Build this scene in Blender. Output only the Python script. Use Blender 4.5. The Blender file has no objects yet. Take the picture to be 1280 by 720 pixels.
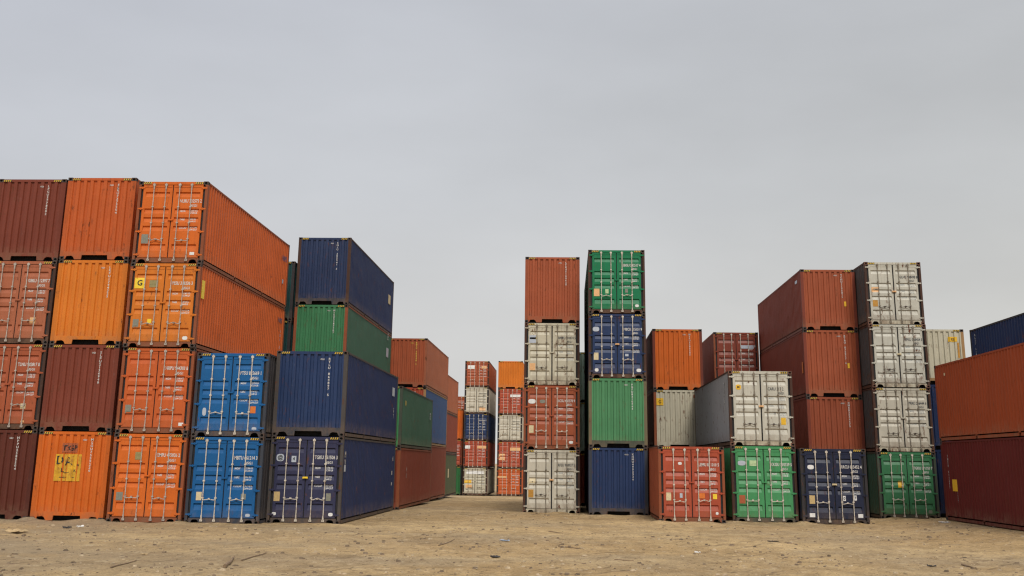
import bpy, math, random
from mathutils import Matrix, Vector, noise

scene = bpy.context.scene
C = scene.collection

# ------------------------------------------------------------------ camera
CAM_Z = 2.03
F_PX, CX_OFF, CY_PX = 1447.8, 640.0, 194.8
PITCH, YAW, ROLL = 0.2591, -0.0496, 0.0141
cam_data = bpy.data.cameras.new('camera')
cam = bpy.data.objects.new('camera', cam_data)
C.objects.link(cam)
cy_, sy_ = math.cos(YAW), math.sin(YAW)
right0 = Vector((cy_, -sy_, 0)); ahead = Vector((sy_, cy_, 0)); up_w = Vector((0, 0, 1))
fwd = ahead * math.cos(PITCH) + up_w * math.sin(PITCH)
up0 = -ahead * math.sin(PITCH) + up_w * math.cos(PITCH)
cr, sr = math.cos(ROLL), math.sin(ROLL)
r1 = right0 * cr + up0 * sr
u1 = -right0 * sr + up0 * cr
m = Matrix((r1, u1, -fwd)).transposed().to_4x4()
m.translation = Vector((0, 0, CAM_Z))
cam.matrix_world = m
cam_data.sensor_width = 36.0
cam_data.lens = 36.0 * F_PX / 1280.0
cam_data.shift_y = -(360.0 - CY_PX) / 1280.0
cam_data.clip_start = 0.1
cam_data.clip_end = 9000
scene.camera = cam

# ------------------------------------------------------------------ sky and sun
SUN_EL, SUN_AZ = math.radians(46), math.radians(167)     # azimuth clockwise from +Y: behind the camera, to the right
world = bpy.data.worlds.new('World'); scene.world = world
world.use_nodes = True
nt = world.node_tree; N = nt.nodes; Lk = nt.links
for n in list(N): N.remove(n)
out = N.new('ShaderNodeOutputWorld'); bg = N.new('ShaderNodeBackground')
sky = N.new('ShaderNodeTexSky'); sky.sky_type = 'NISHITA'; sky.sun_disc = False
sky.sun_elevation = SUN_EL; sky.sun_rotation = SUN_AZ
sky.air_density = 2.0; sky.dust_density = 6.0; sky.ozone_density = 1.0
bw = N.new('ShaderNodeHueSaturation'); bw.inputs['Saturation'].default_value = 0.10
Lk.new(sky.outputs['Color'], bw.inputs['Color'])
tc = N.new('ShaderNodeTexCoord')
sep = N.new('ShaderNodeSeparateXYZ'); Lk.new(tc.outputs['Generated'], sep.inputs[0])
ramp = N.new('ShaderNodeValToRGB')                        # overcast cloud deck: paler at the horizon, brighter overhead
cr_ = ramp.color_ramp
cr_.elements[0].position = 0.0; cr_.elements[0].color = (7.9, 7.80, 7.25, 1)
cr_.elements[1].position = 0.10; cr_.elements[1].color = (7.3, 7.25, 6.95, 1)
for p, c in ((0.22, (6.25, 6.38, 6.45)), (0.38, (5.75, 5.93, 6.22)), (0.58, (8.5, 8.55, 8.6)), (0.9, (14.5, 14.5, 14.5))):
    e = cr_.elements.new(p); e.color = (*c, 1)
Lk.new(sep.outputs['Z'], ramp.inputs['Fac'])
nz = N.new('ShaderNodeTexNoise'); nz.inputs['Scale'].default_value = 3.4; nz.inputs['Detail'].default_value = 7
nz.inputs['Roughness'].default_value = 0.5
mp = N.new('ShaderNodeMapping'); mp.inputs['Scale'].default_value = (1, 1, 2.6)
Lk.new(tc.outputs['Generated'], mp.inputs['Vector']); Lk.new(mp.outputs[0], nz.inputs['Vector'])
mr = N.new('ShaderNodeMapRange'); mr.inputs['From Min'].default_value = 0.3; mr.inputs['From Max'].default_value = 0.7
mr.inputs['To Min'].default_value = 0.93; mr.inputs['To Max'].default_value = 1.06
Lk.new(nz.outputs['Fac'], mr.inputs['Value'])
mul = N.new('ShaderNodeVectorMath'); mul.operation = 'SCALE'
Lk.new(ramp.outputs['Color'], mul.inputs[0]); Lk.new(mr.outputs[0], mul.inputs['Scale'])
mix = N.new('ShaderNodeMix'); mix.data_type = 'RGBA'; mix.inputs['Factor'].default_value = 0.93
Lk.new(bw.outputs['Color'], mix.inputs['A']); sxr = N.new('ShaderNodeMapRange'); sxr.inputs['From Min'].default_value = -.45; sxr.inputs['From Max'].default_value = .45
Lk.new(sep.outputs['X'], sxr.inputs['Value'])
tint = N.new('ShaderNodeMix'); tint.data_type = 'RGBA'
tint.inputs['A'].default_value = (.985, 1.0, 1.06, 1); tint.inputs['B'].default_value = (.90, .90, .895, 1)
Lk.new(sxr.outputs[0], tint.inputs['Factor'])
tm_ = N.new('ShaderNodeVectorMath'); tm_.operation = 'MULTIPLY'
Lk.new(mul.outputs[0], tm_.inputs[0]); Lk.new(tint.outputs['Result'], tm_.inputs[1])
Lk.new(tm_.outputs[0], mix.inputs['B'])
Lk.new(mix.outputs['Result'], bg.inputs['Color'])
bg.inputs['Strength'].default_value = 0.07
Lk.new(bg.outputs[0], out.inputs[0])

sd = bpy.data.lights.new('sun', 'SUN'); sd.energy = 1.5; sd.angle = math.radians(14); sd.color = (1.0, 0.95, 0.88)
so = bpy.data.objects.new('sun', sd); C.objects.link(so)
sdir = Vector((math.sin(SUN_AZ) * math.cos(SUN_EL), math.cos(SUN_AZ) * math.cos(SUN_EL), math.sin(SUN_EL)))
so.rotation_euler = sdir.to_track_quat('Z', 'Y').to_euler()
so.location = (20, -30, 40)

vs = scene.view_settings
vs.view_transform = 'Standard'; vs.look = 'None'; vs.gamma = 1; vs.use_curve_mapping = False
vs.exposure = 0.48
scene.render.engine = 'CYCLES'
scene.cycles.filter_width = 1.25

# ------------------------------------------------------------------ materials
def lin(r, g, b):
    f = lambda v: (v / 255.0 / 12.92) if v <= 10 else ((v / 255.0 + 0.055) / 1.055) ** 2.4
    return (f(r), f(g), f(b))

# base paint colours (real reflectances; the side-only navy has shade painted in)
PAINT = {
    'umber_red': (0.105, 0.026, 0.016), 'ink_navy': (0.018, 0.028, 0.080),  # second navy is for long sides only, their shade mixed into the paint
    'orange': (0.620, 0.135, 0.018), 'orange_yellow': (0.640, 0.185, 0.022), 'orange_red': (0.530, 0.110, 0.026),
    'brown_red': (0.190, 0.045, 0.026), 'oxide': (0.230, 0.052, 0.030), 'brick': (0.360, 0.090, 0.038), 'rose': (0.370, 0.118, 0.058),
    'brown_orange': (0.300, 0.075, 0.034), 'vermilion': (0.400, 0.078, 0.038), 'rust_orange': (0.340, 0.062, 0.016), 'wine': (0.120, 0.013, 0.010),
    'blue': (0.010, 0.105, 0.290), 'navy': (0.026, 0.042, 0.098), 'royal': (0.020, 0.040, 0.108), 'navy_purple': (0.034, 0.036, 0.080),
    'midnight': (0.018, 0.024, 0.052), 'steel_blue': (0.045, 0.085, 0.190), 'deep_blue': (0.012, 0.026, 0.080),
    'green': (0.050, 0.190, 0.085), 'emerald': (0.010, 0.180, 0.075), 'bright_green': (0.062, 0.270, 0.105),
    'soft_green': (0.075, 0.235, 0.105), 'dark_green': (0.048, 0.110, 0.072), 'teal': (0.018, 0.065, 0.065), 'olive': (0.080, 0.095, 0.050),
    'leaf_green': (0.030, 0.150, 0.050), 'white': (0.560, 0.520, 0.420), 'cream': (0.540, 0.500, 0.380), 'white_grey': (0.520, 0.500, 0.420),
    'grey': (0.300, 0.305, 0.310), 'mint': (0.36, 0.50, 0.42),
    'f_brown': (0.065, 0.032, 0.022), 'f_grey': (0.070, 0.062, 0.058), 'f_rust': (0.250, 0.072, 0.030), 'f_dark': (0.035, 0.032, 0.034),
    'f_olive': (0.16, 0.13, 0.075), 'f_tan': (0.34, 0.20, 0.09), 'f_slate': (0.042, 0.048, 0.062), 'f_greenish': (0.060, 0.075, 0.055),
}

def new_mat(name):
    mt = bpy.data.materials.new(name); mt.use_nodes = True
    t = mt.node_tree
    for n in list(t.nodes): t.nodes.remove(n)
    o = t.nodes.new('ShaderNodeOutputMaterial'); b = t.nodes.new('ShaderNodeBsdfPrincipled')
    t.links.new(b.outputs[0], o.inputs[0])
    return mt, t, b

def mixc(t, fac, a, b, mode='MIX'):
    x = t.nodes.new('ShaderNodeMix'); x.data_type = 'RGBA'; x.blend_type = mode; x.clamp_factor = True
    for s, v in (('Factor', fac), ('A', a), ('B', b)):
        if isinstance(v, bpy.types.NodeSocket): t.links.new(v, x.inputs[s])
        elif isinstance(v, (int, float)): x.inputs[s].default_value = v
        else: x.inputs[s].default_value = (*v, 1)
    return x.outputs['Result']

def noise_fac(t, vec, scale, stretch=(1, 1, 1), lo=0.4, hi=0.6, detail=4, rough=0.55, offs=0.0, to=(0, 1)):
    mp = t.nodes.new('ShaderNodeMapping'); mp.inputs['Scale'].default_value = stretch
    mp.inputs['Location'].default_value = (offs, offs * 0.7, offs * 1.3)
    t.links.new(vec, mp.inputs['Vector'])
    n = t.nodes.new('ShaderNodeTexNoise'); n.inputs['Scale'].default_value = scale
    n.inputs['Detail'].default_value = detail; n.inputs['Roughness'].default_value = rough
    t.links.new(mp.outputs[0], n.inputs['Vector'])
    r = t.nodes.new('ShaderNodeMapRange'); r.inputs['From Min'].default_value = lo; r.inputs['From Max'].default_value = hi
    r.inputs['To Min'].default_value = to[0]; r.inputs['To Max'].default_value = to[1]
    t.links.new(n.outputs['Fac'], r.inputs['Value'])
    return r.outputs[0]

def mathn(t, op, a, b):
    x = t.nodes.new('ShaderNodeMath'); x.operation = op; x.use_clamp = (op == 'MULTIPLY')
    for i, v in enumerate((a, b)):
        if isinstance(v, bpy.types.NodeSocket): t.links.new(v, x.inputs[i])
        else: x.inputs[i].default_value = v
    return x.outputs[0]

RUST = (0.115, 0.040, 0.018)
DUST = (0.30, 0.225, 0.145)

def paint_mat(name, col, seed, rust=0.35, rough=0.42, fade=0.5, streak=0.5):
    mt, t, b = new_mat(name)
    tc = t.nodes.new('ShaderNodeTexCoord'); V = tc.outputs['Object']
    # chalky fading in large soft areas
    pale = tuple(min(1, c * 1.22 + 0.008) for c in col); deep = tuple(c * 0.74 for c in col)
    f1 = noise_fac(t, V, 0.9, (1, .6, 1), 0.36, 0.66, 5, 0.6, seed)
    c = mixc(t, mathn(t, 'MULTIPLY', f1, fade), deep, pale)
    c = mixc(t, 0.55, c, col)
    # fine vertical weather streaks
    f2 = noise_fac(t, V, 1.0, (9, 9, 0.55), 0.50, 0.78, 5, 0.65, seed + 3)
    c = mixc(t, mathn(t, 'MULTIPLY', f2, streak * 0.75), c, tuple(k * 0.5 + 0.012 for k in col))
    f3 = noise_fac(t, V, 1.0, (12, 12, 0.9), 0.56, 0.76, 4, 0.6, seed + 11)
    c = mixc(t, mathn(t, 'MULTIPLY', f3, streak * 0.34), c, tuple(min(1, k * 1.15 + 0.030) for k in col))
    # scuffs
    f5 = noise_fac(t, V, 7.0, (1, 1, .5), 0.62, 0.70, 6, 0.7, seed + 17)
    c = mixc(t, mathn(t, 'MULTIPLY', f5, 0.38), c, tuple(min(1, k * 0.8 + 0.055) for k in col))
    # rust spots gathered in patches, with runs under them
    p = noise_fac(t, V, 1.3, (1, 1, .8), 0.46, 0.62, 3, 0.5, seed + 23)
    s = noise_fac(t, V, 9.0, (1, 1, .35), 0.585 - 0.055 * rust, 0.66 - 0.05 * rust, 7, 0.72, seed + 29)
    rm = mathn(t, 'MULTIPLY', mathn(t, 'MULTIPLY', p, s), min(1.0, 0.5 + rust))
    # dirt and rust that gather along the bottom edge
    sx = t.nodes.new('ShaderNodeSeparateXYZ'); t.links.new(V, sx.inputs[0])
    zr = t.nodes.new('ShaderNodeMapRange'); zr.inputs['From Min'].default_value = 0.55; zr.inputs['From Max'].default_value = 0.0
    t.links.new(sx.outputs['Z'], zr.inputs['Value'])
    g = noise_fac(t, V, 3.5, (1, 1, .7), 0.38, 0.62, 6, 0.7, seed + 31)
    low = mathn(t, 'MULTIPLY', mathn(t, 'MULTIPLY', zr.outputs[0], g), 0.75)
    c = mixc(t, mathn(t, 'MULTIPLY', low, 0.45), c, DUST)
    c = mixc(t, mathn(t, 'MULTIPLY', low, 0.55 * min(1.3, rust * 1.6)), c, RUST)
    run = noise_fac(t, V, 1.0, (15, 15, .22), 0.56, 0.70, 5, 0.7, seed + 37)
    zt_ = t.nodes.new('ShaderNodeMapRange'); zt_.inputs['From Min'].default_value = 1.2; zt_.inputs['From Max'].default_value = 2.7
    t.links.new(sx.outputs['Z'], zt_.inputs['Value'])
    c = mixc(t, mathn(t, 'MULTIPLY', mathn(t, 'MULTIPLY', run, zt_.outputs[0]), .22 + .45 * rust), c, tuple(.5 * k + .5 * r for k, r in zip((col[0] * .45, col[1] * .45, col[2] * .45), RUST)))
    c = mixc(t, rm, c, RUST)
    t.links.new(c, b.inputs['Base Color'])
    rr = t.nodes.new('ShaderNodeMapRange'); rr.inputs['To Min'].default_value = rough; rr.inputs['To Max'].default_value = 0.9
    t.links.new(rm, rr.inputs['Value']); t.links.new(rr.outputs[0], b.inputs['Roughness'])
    b.inputs['Specular IOR Level'].default_value = 0.22
    bn = t.nodes.new('ShaderNodeTexNoise'); bn.inputs['Scale'].default_value = 5.0; bn.inputs['Detail'].default_value = 3
    t.links.new(V, bn.inputs['Vector'])
    bp = t.nodes.new('ShaderNodeBump'); bp.inputs['Strength'].default_value = 0.5; bp.inputs['Distance'].default_value = 0.012
    t.links.new(bn.outputs['Fac'], bp.inputs['Height']); t.links.new(bp.outputs[0], b.inputs['Normal'])
    return mt

def plain_mat(name, col, rough=0.7, metal=0.0, var=0.25, scale=6.0, dirt=None):
    mt, t, b = new_mat(name)
    tc = t.nodes.new('ShaderNodeTexCoord')
    f = noise_fac(t, tc.outputs['Object'], scale, (1, 1, 1), 0.35, 0.65, 5, 0.65)
    c = mixc(t, f, tuple(k * (1 - var) for k in col), tuple(min(1, k * (1 + var)) for k in col))
    if dirt:
        f2 = noise_fac(t, tc.outputs['Object'], scale * 1.7, (1, 1, .5), 0.52, 0.64, 6, 0.7, 5)
        c = mixc(t, mathn(t, 'MULTIPLY', f2, 0.8), c, dirt)
    t.links.new(c, b.inputs['Base Color']); b.inputs['Roughness'].default_value = rough; b.inputs['Metallic'].default_value = metal
    return mt

M = {}
M['steel'] = plain_mat('galvanised_bar', (0.42, 0.37, 0.32), 0.55, 0.15, 0.22, 9, (0.17, 0.10, 0.06))
M['steel_white'] = plain_mat('painted_bar_pale', (0.55, 0.50, 0.42), 0.5, 0.0, 0.18, 9, (0.22, 0.13, 0.08))
M['bar_dirty'] = plain_mat('painted_bar_dirty', (0.20, 0.17, 0.125), 0.65, 0.0, 0.35, 9, (0.09, 0.05, 0.03))
M['casting'] = plain_mat('casting_steel', (0.055, 0.042, 0.036), 0.8, 0.0, 0.45, 12, (0.10, 0.045, 0.025))
M['casting_rust'] = plain_mat('casting_rusty', (0.15, 0.07, 0.045), 0.85, 0.0, 0.45, 12, (0.07, 0.035, 0.025))
M['void'] = plain_mat('shaded_hollow', (0.012, 0.011, 0.011), 0.95)  # dirty hollow interior, blackened to paint in its shade
M['rubber'] = plain_mat('door_gasket', (0.016, 0.015, 0.016), 0.8)
M['roof'] = plain_mat('roof_sheet', (0.20, 0.13, 0.10), 0.7, 0, 0.35, 2, (0.1, 0.05, 0.03))
M['under'] = plain_mat('underside_dark', (0.020, 0.018, 0.016), 0.95)
M['yellow'] = plain_mat('hazard_yellow', (0.62, 0.40, 0.03), 0.6, 0, 0.25, 20, (0.10, 0.06, 0.03))
M['black'] = plain_mat('hazard_black', (0.02, 0.02, 0.02), 0.7)
M['ink_white'] = plain_mat('lettering_white', (0.58, 0.57, 0.54), 0.6, 0, 0.2, 9, (0.30, 0.22, 0.20))
M['ink_dark'] = plain_mat('lettering_dark', (0.05, 0.055, 0.06), 0.6, 0, 0.3, 14)
M['ink_faint'] = plain_mat('lettering_faint', (0.30, 0.32, 0.31), 0.6, 0, 0.2, 14)
M['ink_yellow'] = plain_mat('lettering_yellow', (0.75, 0.55, 0.08), 0.6, 0, 0.2, 14)
M['p_white'] = plain_mat('placard_white', (0.70, 0.70, 0.68), 0.5, 0, 0.12, 14)
M['p_cream'] = plain_mat('placard_cream', (0.60, 0.50, 0.30), 0.5, 0, 0.15, 14)
M['p_tan'] = plain_mat('placard_tan', (0.50, 0.36, 0.16), 0.5, 0, 0.15, 14)
M['p_yellow'] = plain_mat('placard_yellow', (0.72, 0.42, 0.02), 0.5, 0, 0.12, 14)
M['p_notice'] = plain_mat('placard_notice', (0.62, 0.34, 0.02), 0.55, 0, 0.2, 5, (0.30, 0.12, 0.03))
M['p_bright'] = plain_mat('placard_bright_yellow', (0.80, 0.56, 0.03), 0.5, 0, 0.12, 14)
M['p_amber'] = plain_mat('placard_amber', (0.45, 0.22, 0.03), 0.5, 0, 0.2, 14)
M['p_orange'] = plain_mat('placard_orange', (0.62, 0.16, 0.02), 0.5, 0, 0.12, 14)
M['p_red'] = plain_mat('placard_red', (0.36, 0.09, 0.03), 0.5, 0, 0.12, 14)
M['p_grey'] = plain_mat('placard_grey', (0.20, 0.20, 0.16), 0.6, 0, 0.15, 14)
M['p_olive'] = plain_mat('placard_olive', (0.26, 0.22, 0.09), 0.6, 0, 0.15, 14)
M['p_silver'] = plain_mat('placard_silver', (0.42, 0.46, 0.52), 0.45, 0, 0.12, 14)
M['p_purple'] = plain_mat('placard_purple', (0.10, 0.09, 0.16), 0.5, 0, 0.2, 14)
M['p_pale_green'] = plain_mat('placard_pale_green', (0.42, 0.55, 0.30), 0.5, 0, 0.2, 14)
M['p_faded_orange'] = plain_mat('placard_faded_orange', (0.70, 0.40, 0.18), 0.5, 0, 0.12, 14)

# ------------------------------------------------------------------ mesh helpers
class MB:
    def __init__(s): s.v = []; s.f = []; s.m = []
    def vert(s, p): s.v.append(tuple(p)); return len(s.v) - 1
    def face(s, idx, mi=0): s.f.append(tuple(idx)); s.m.append(mi)
    def quad(s, a, b, c, d, mi=0):
        i = len(s.v); s.v += [tuple(a), tuple(b), tuple(c), tuple(d)]; s.face((i, i + 1, i + 2, i + 3), mi)
    def box(s, x0, x1, y0, y1, z0, z1, mi=0):
        i = len(s.v)
        s.v += [(x, y, z) for z in (z0, z1) for y in (y0, y1) for x in (x0, x1)]
        for f in ((0, 2, 3, 1), (4, 5, 7, 6), (0, 1, 5, 4), (2, 6, 7, 3), (0, 4, 6, 2), (1, 3, 7, 5)):
            s.face([i + k for k in f], mi)
    def tube(s, p0, p1, r0, r1=None, n=8, mi=0):
        r1 = r0 if r1 is None else r1
        p0 = Vector(p0); p1 = Vector(p1); d = (p1 - p0).normalized()
        a = d.orthogonal().normalized(); b = d.cross(a)
        i = len(s.v)
        for p, r in ((p0, r0), (p1, r1)):
            for k in range(n):
                w = 2 * math.pi * k / n
                s.v.append(tuple(p + a * (math.cos(w) * r) + b * (math.sin(w) * r)))
        for k in range(n): s.face((i + k, i + (k + 1) % n, i + n + (k + 1) % n, i + n + k), mi)
        s.face([i + k for k in range(n)][::-1], mi); s.face([i + n + k for k in range(n)], mi)
    def prism_y(s, pts, y0, y1, mi=0):
        """polygon in x,z extruded along y"""
        i = len(s.v); n = len(pts)
        s.v += [(x, y0, z) for x, z in pts] + [(x, y1, z) for x, z in pts]
        s.face([i + k for k in range(n)], mi); s.face([i + n + k for k in range(n)][::-1], mi)
        for k in range(n): s.face((i + k, i + n + k, i + n + (k + 1) % n, i + (k + 1) % n), mi)
    def mesh(s, name):
        me = bpy.data.meshes.new(name); me.from_pydata(s.v, [], s.f)
        if any(s.m): me.polygons.foreach_set('material_index', s.m)
        me.update(); return me

def link(name, me, mats, parent=None, loc=(0, 0, 0)):
    o = bpy.data.objects.new(name, me); C.objects.link(o)
    if not me.materials:
        for _ in mats: me.materials.append(None)
    for i, k in enumerate(mats):
        o.material_slots[i].link = 'OBJECT'
        o.material_slots[i].material = M[k] if isinstance(k, str) else k
    if parent: o.parent = parent
    o.location = loc
    return o

W = 2.438
HW = W / 2
DEEP = 0.050

# ---- corner casting: a block with a real oval hole in its end and side faces
def casting_mesh(sx, sy):
    """outer corner at the origin, the block runs inwards: sx = direction to the inside in x, sy in y"""
    b = MB(); X, Y, Z = 0.162, 0.178, 0.118
    def hole_face(O, U, V, Nn, w, h):
        # O outer corner, U,V unit dirs, Nn inward normal
        O, U, V, Nn = map(Vector, (O, U, V, Nn))
        c = O + U * (w / 2) + V * (h / 2)
        rect = [O, O + U * w, O + U * w + V * h, O + V * h]
        ring = []
        for k in range(12):
            a = 2 * math.pi * (k + .5) / 12 - math.pi * 0.75 - math.pi / 12
            ring.append(c + U * (math.cos(a) * 0.050) + V * (math.sin(a) * 0.038))
        ri = [b.vert(p) for p in rect]; hi = [b.vert(p) for p in ring]; bi = [b.vert(p + Nn * 0.05) for p in ring]
        for q in range(4):
            k0 = q * 3
            b.face((ri[q], ri[(q + 1) % 4], hi[(k0 + 3) % 12]))
            for k in range(3): b.face((ri[q], hi[(k0 + k + 1) % 12], hi[(k0 + k) % 12]))
        for k in range(12): b.face((hi[k], hi[(k + 1) % 12], bi[(k + 1) % 12], bi[k]), 1)
        b.face(bi, 1)
    hole_face((0, 0, 0), (sx, 0, 0), (0, 0, 1), (0, sy, 0), X, Z)
    hole_face((0, 0, 0), (0, sy, 0), (0, 0, 1), (sx, 0, 0), Y, Z)
    b.quad((0, 0, Z), (sx * X, 0, Z), (sx * X, sy * Y, Z), (0, sy * Y, Z))
    b.quad((0, 0, 0), (sx * X, 0, 0), (sx * X, sy * Y, 0), (0, sy * Y, 0))
    b.quad((sx * X, 0, 0), (sx * X, sy * Y, 0), (sx * X, sy * Y, Z), (sx * X, 0, Z))
    b.quad((0, sy * Y, 0), (sx * X, sy * Y, 0), (sx * X, sy * Y, Z), (0, sy * Y, Z))
    return b.mesh('corner_casting')
CAST = {(sx, sy): casting_mesh(sx, sy) for sx in (1, -1) for sy in (1, -1)}

def trap(u, pitch, flat, slope, depth):
    """trapezoid corrugation depth at u"""
    u = u % pitch
    if u < flat: return 0.0
    if u < flat + slope: return depth * (u - flat) / slope
    if u < pitch - slope: return depth
    return depth * (pitch - u) / slope

def corrugated(length, height, pitch, flat, slope, depth, rng, dent=0.010, zrows=8, plain_edge=0.0):
    """sheet in (u, z) with depth inwards; returns a list of columns u and function rows"""
    us = [0.0]; n = int(round((length - 2 * plain_edge) / pitch)); p = (length - 2 * plain_edge) / n
    k = p / pitch
    for i in range(n):
        b0 = plain_edge + i * p
        us += [b0 + flat * k * .5, b0 + (flat * .5 + slope) * k, b0 + p - (flat * .5 + slope) * k, b0 + p - flat * k * .5]
    us.append(length)
    dep = [0.0] + [0.0, depth, depth, 0.0] * n + [0.0]
    zs = [height * i / zrows for i in range(zrows + 1)]
    off = Vector((rng.uniform(0, 99), rng.uniform(0, 99), rng.uniform(0, 99)))
    pts = []
    for j, z in enumerate(zs):
        row = []
        for u, d in zip(us, dep):
            e = 1.0 if 0 < j < zrows and 0 < u < length else 0.0
            w = noise.noise(Vector((u * 1.1, z * 0.9, 0)) + off) * dent + noise.noise(Vector((u * 2.2, z * 1.6, 5)) + off) * dent * 0.35
            wu = noise.noise(Vector((u * 1.1, z * 1.0, 9)) + off) * dent * 0.6
            row.append((u + wu * e, z, d + w * e))
        pts.append(row)
    return pts

def sheet(b, pts, fn):
    n = len(pts[0]); i0 = len(b.v)
    for row in pts:
        for p in row: b.v.append(tuple(fn(*p)))
    for j in range(len(pts) - 1):
        for i in range(n - 1):
            a = i0 + j * n + i
            b.face((a, a + 1, a + n + 1, a + n))

# ---- text
_tc = {}
def text_geo(s, size, align='LEFT'):
    key = (s, round(size, 4), align)
    if key not in _tc:
        cu = bpy.data.curves.new('t', 'FONT'); cu.body = s; cu.size = size; cu.align_x = align
        cu.resolution_u = 2; cu.offset = size * 0.022
        ob = bpy.data.objects.new('t', cu)
        me = ob.to_mesh()
        _tc[key] = ([tuple(v.co) for v in me.vertices], [tuple(p.vertices) for p in me.polygons])
        ob.to_mesh_clear(); bpy.data.objects.remove(ob); bpy.data.curves.remove(cu)
    return _tc[key]

def put_text(b, s, size, u, z, fn, align='LEFT', sx=1.0):
    vs_, fs = text_geo(s, size, align)
    i = len(b.v)
    for x, y, _ in vs_: b.v.append(tuple(fn(u + x * sx, z + y)))
    for f in fs: b.face([i + k for k in f])

def put_vertical(b, s, size, u, z, fn, step=0.95):
    for ch in s:
        z -= size * step
        if ch != ' ': put_text(b, ch, size, u, z, fn, 'CENTER', 1.15)

def patch(b, u0, u1, z0, z1, fn, n=6, mi=0, roundc=False):
    """a thin label that follows the surface under it"""
    if roundc:
        cx, cz, rx, rz = (u0 + u1) / 2, (z0 + z1) / 2, (u1 - u0) / 2, (z1 - z0) / 2
        i = len(b.v); pts = []
        for k in range(14):
            a = 2 * math.pi * k / 14
            e = 0.72
            pts.append((cx + rx * math.copysign(abs(math.cos(a)) ** e, math.cos(a)), cz + rz * math.copysign(abs(math.sin(a)) ** e, math.sin(a))))
        b.v += [tuple(fn(*p)) for p in pts]; b.face([i + k for k in range(14)], mi); return
    us = [u0 + (u1 - u0) * k / n for k in range(n + 1)]; zs = [z0 + (z1 - z0) * k / n for k in range(n + 1)]
    i = len(b.v)
    for z in zs:
        for u in us: b.v.append(tuple(fn(u, z)))
    for j in range(n):
        for k in range(n):
            a = i + j * (n + 1) + k; b.face((a, a + 1, a + n + 2, a + n + 1), mi)

# ------------------------------------------------------------------ the container
RECESS = [(.095, .165), (.325, .395), (.445, .515), (.565, .635), (.815, .905)]   # fractions down a door leaf
def leaf_depth(fr, d=0.050):
    for a, b_ in RECESS:
        if a <= fr <= b_:
            s = 0.010; e = 0.056 if b_ - a < .08 else 0.072
            if fr < a + s: return d * (fr - a) / s
            if fr > b_ - e: return d * max(0, (b_ - fr)) / e
            return d
    return 0.0

def leaf_mesh(x0, x1, z0, z1):
    b = MB(); H = z1 - z0
    fr = [0.0]
    for a, q in RECESS:
        e = 0.056 if q - a < .08 else 0.072
        fr += [a, a + .010, q - e, q]
    fr.append(1.0)
    rows = []
    ys = 0.0
    for f in fr:
        d = leaf_depth(f + (1e-6 if f in [r[0] for r in RECESS] else 0)); z = z1 - f * H
        cols = [(x0, .05), (x0, 0), (x0 + .085, 0), (x0 + .10, d), (x1 - .10, d), (x1 - .085, 0), (x1, 0), (x1, .05)]
        rows.append([b.vert((x, y, z)) for x, y in cols])
    for r0, r1 in zip(rows, rows[1:]):
        for k in range(7): b.face((r0[k], r1[k], r1[k + 1], r0[k + 1]))
    for z, r in ((z1, rows[0]), (z0, rows[-1])):
        b.quad((x0, 0, z), (x1, 0, z), (x1, .05, z), (x0, .05, z))
    # small rib that stiffens the foot and head of the leaf
    b.box(x0 + .02, x1 - .02, -.012, 0.0, z1 - .075, z1 - .045); b.box(x0 + .02, x1 - .02, -.012, 0.0, z0 + .02, z0 + .05)
    return b.mesh('door')

_cnt = [0]
def letters(rng): return ''.join(rng.choice('CTGMFSHBKLNEPR') for _ in range(3)) + 'U'

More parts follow.
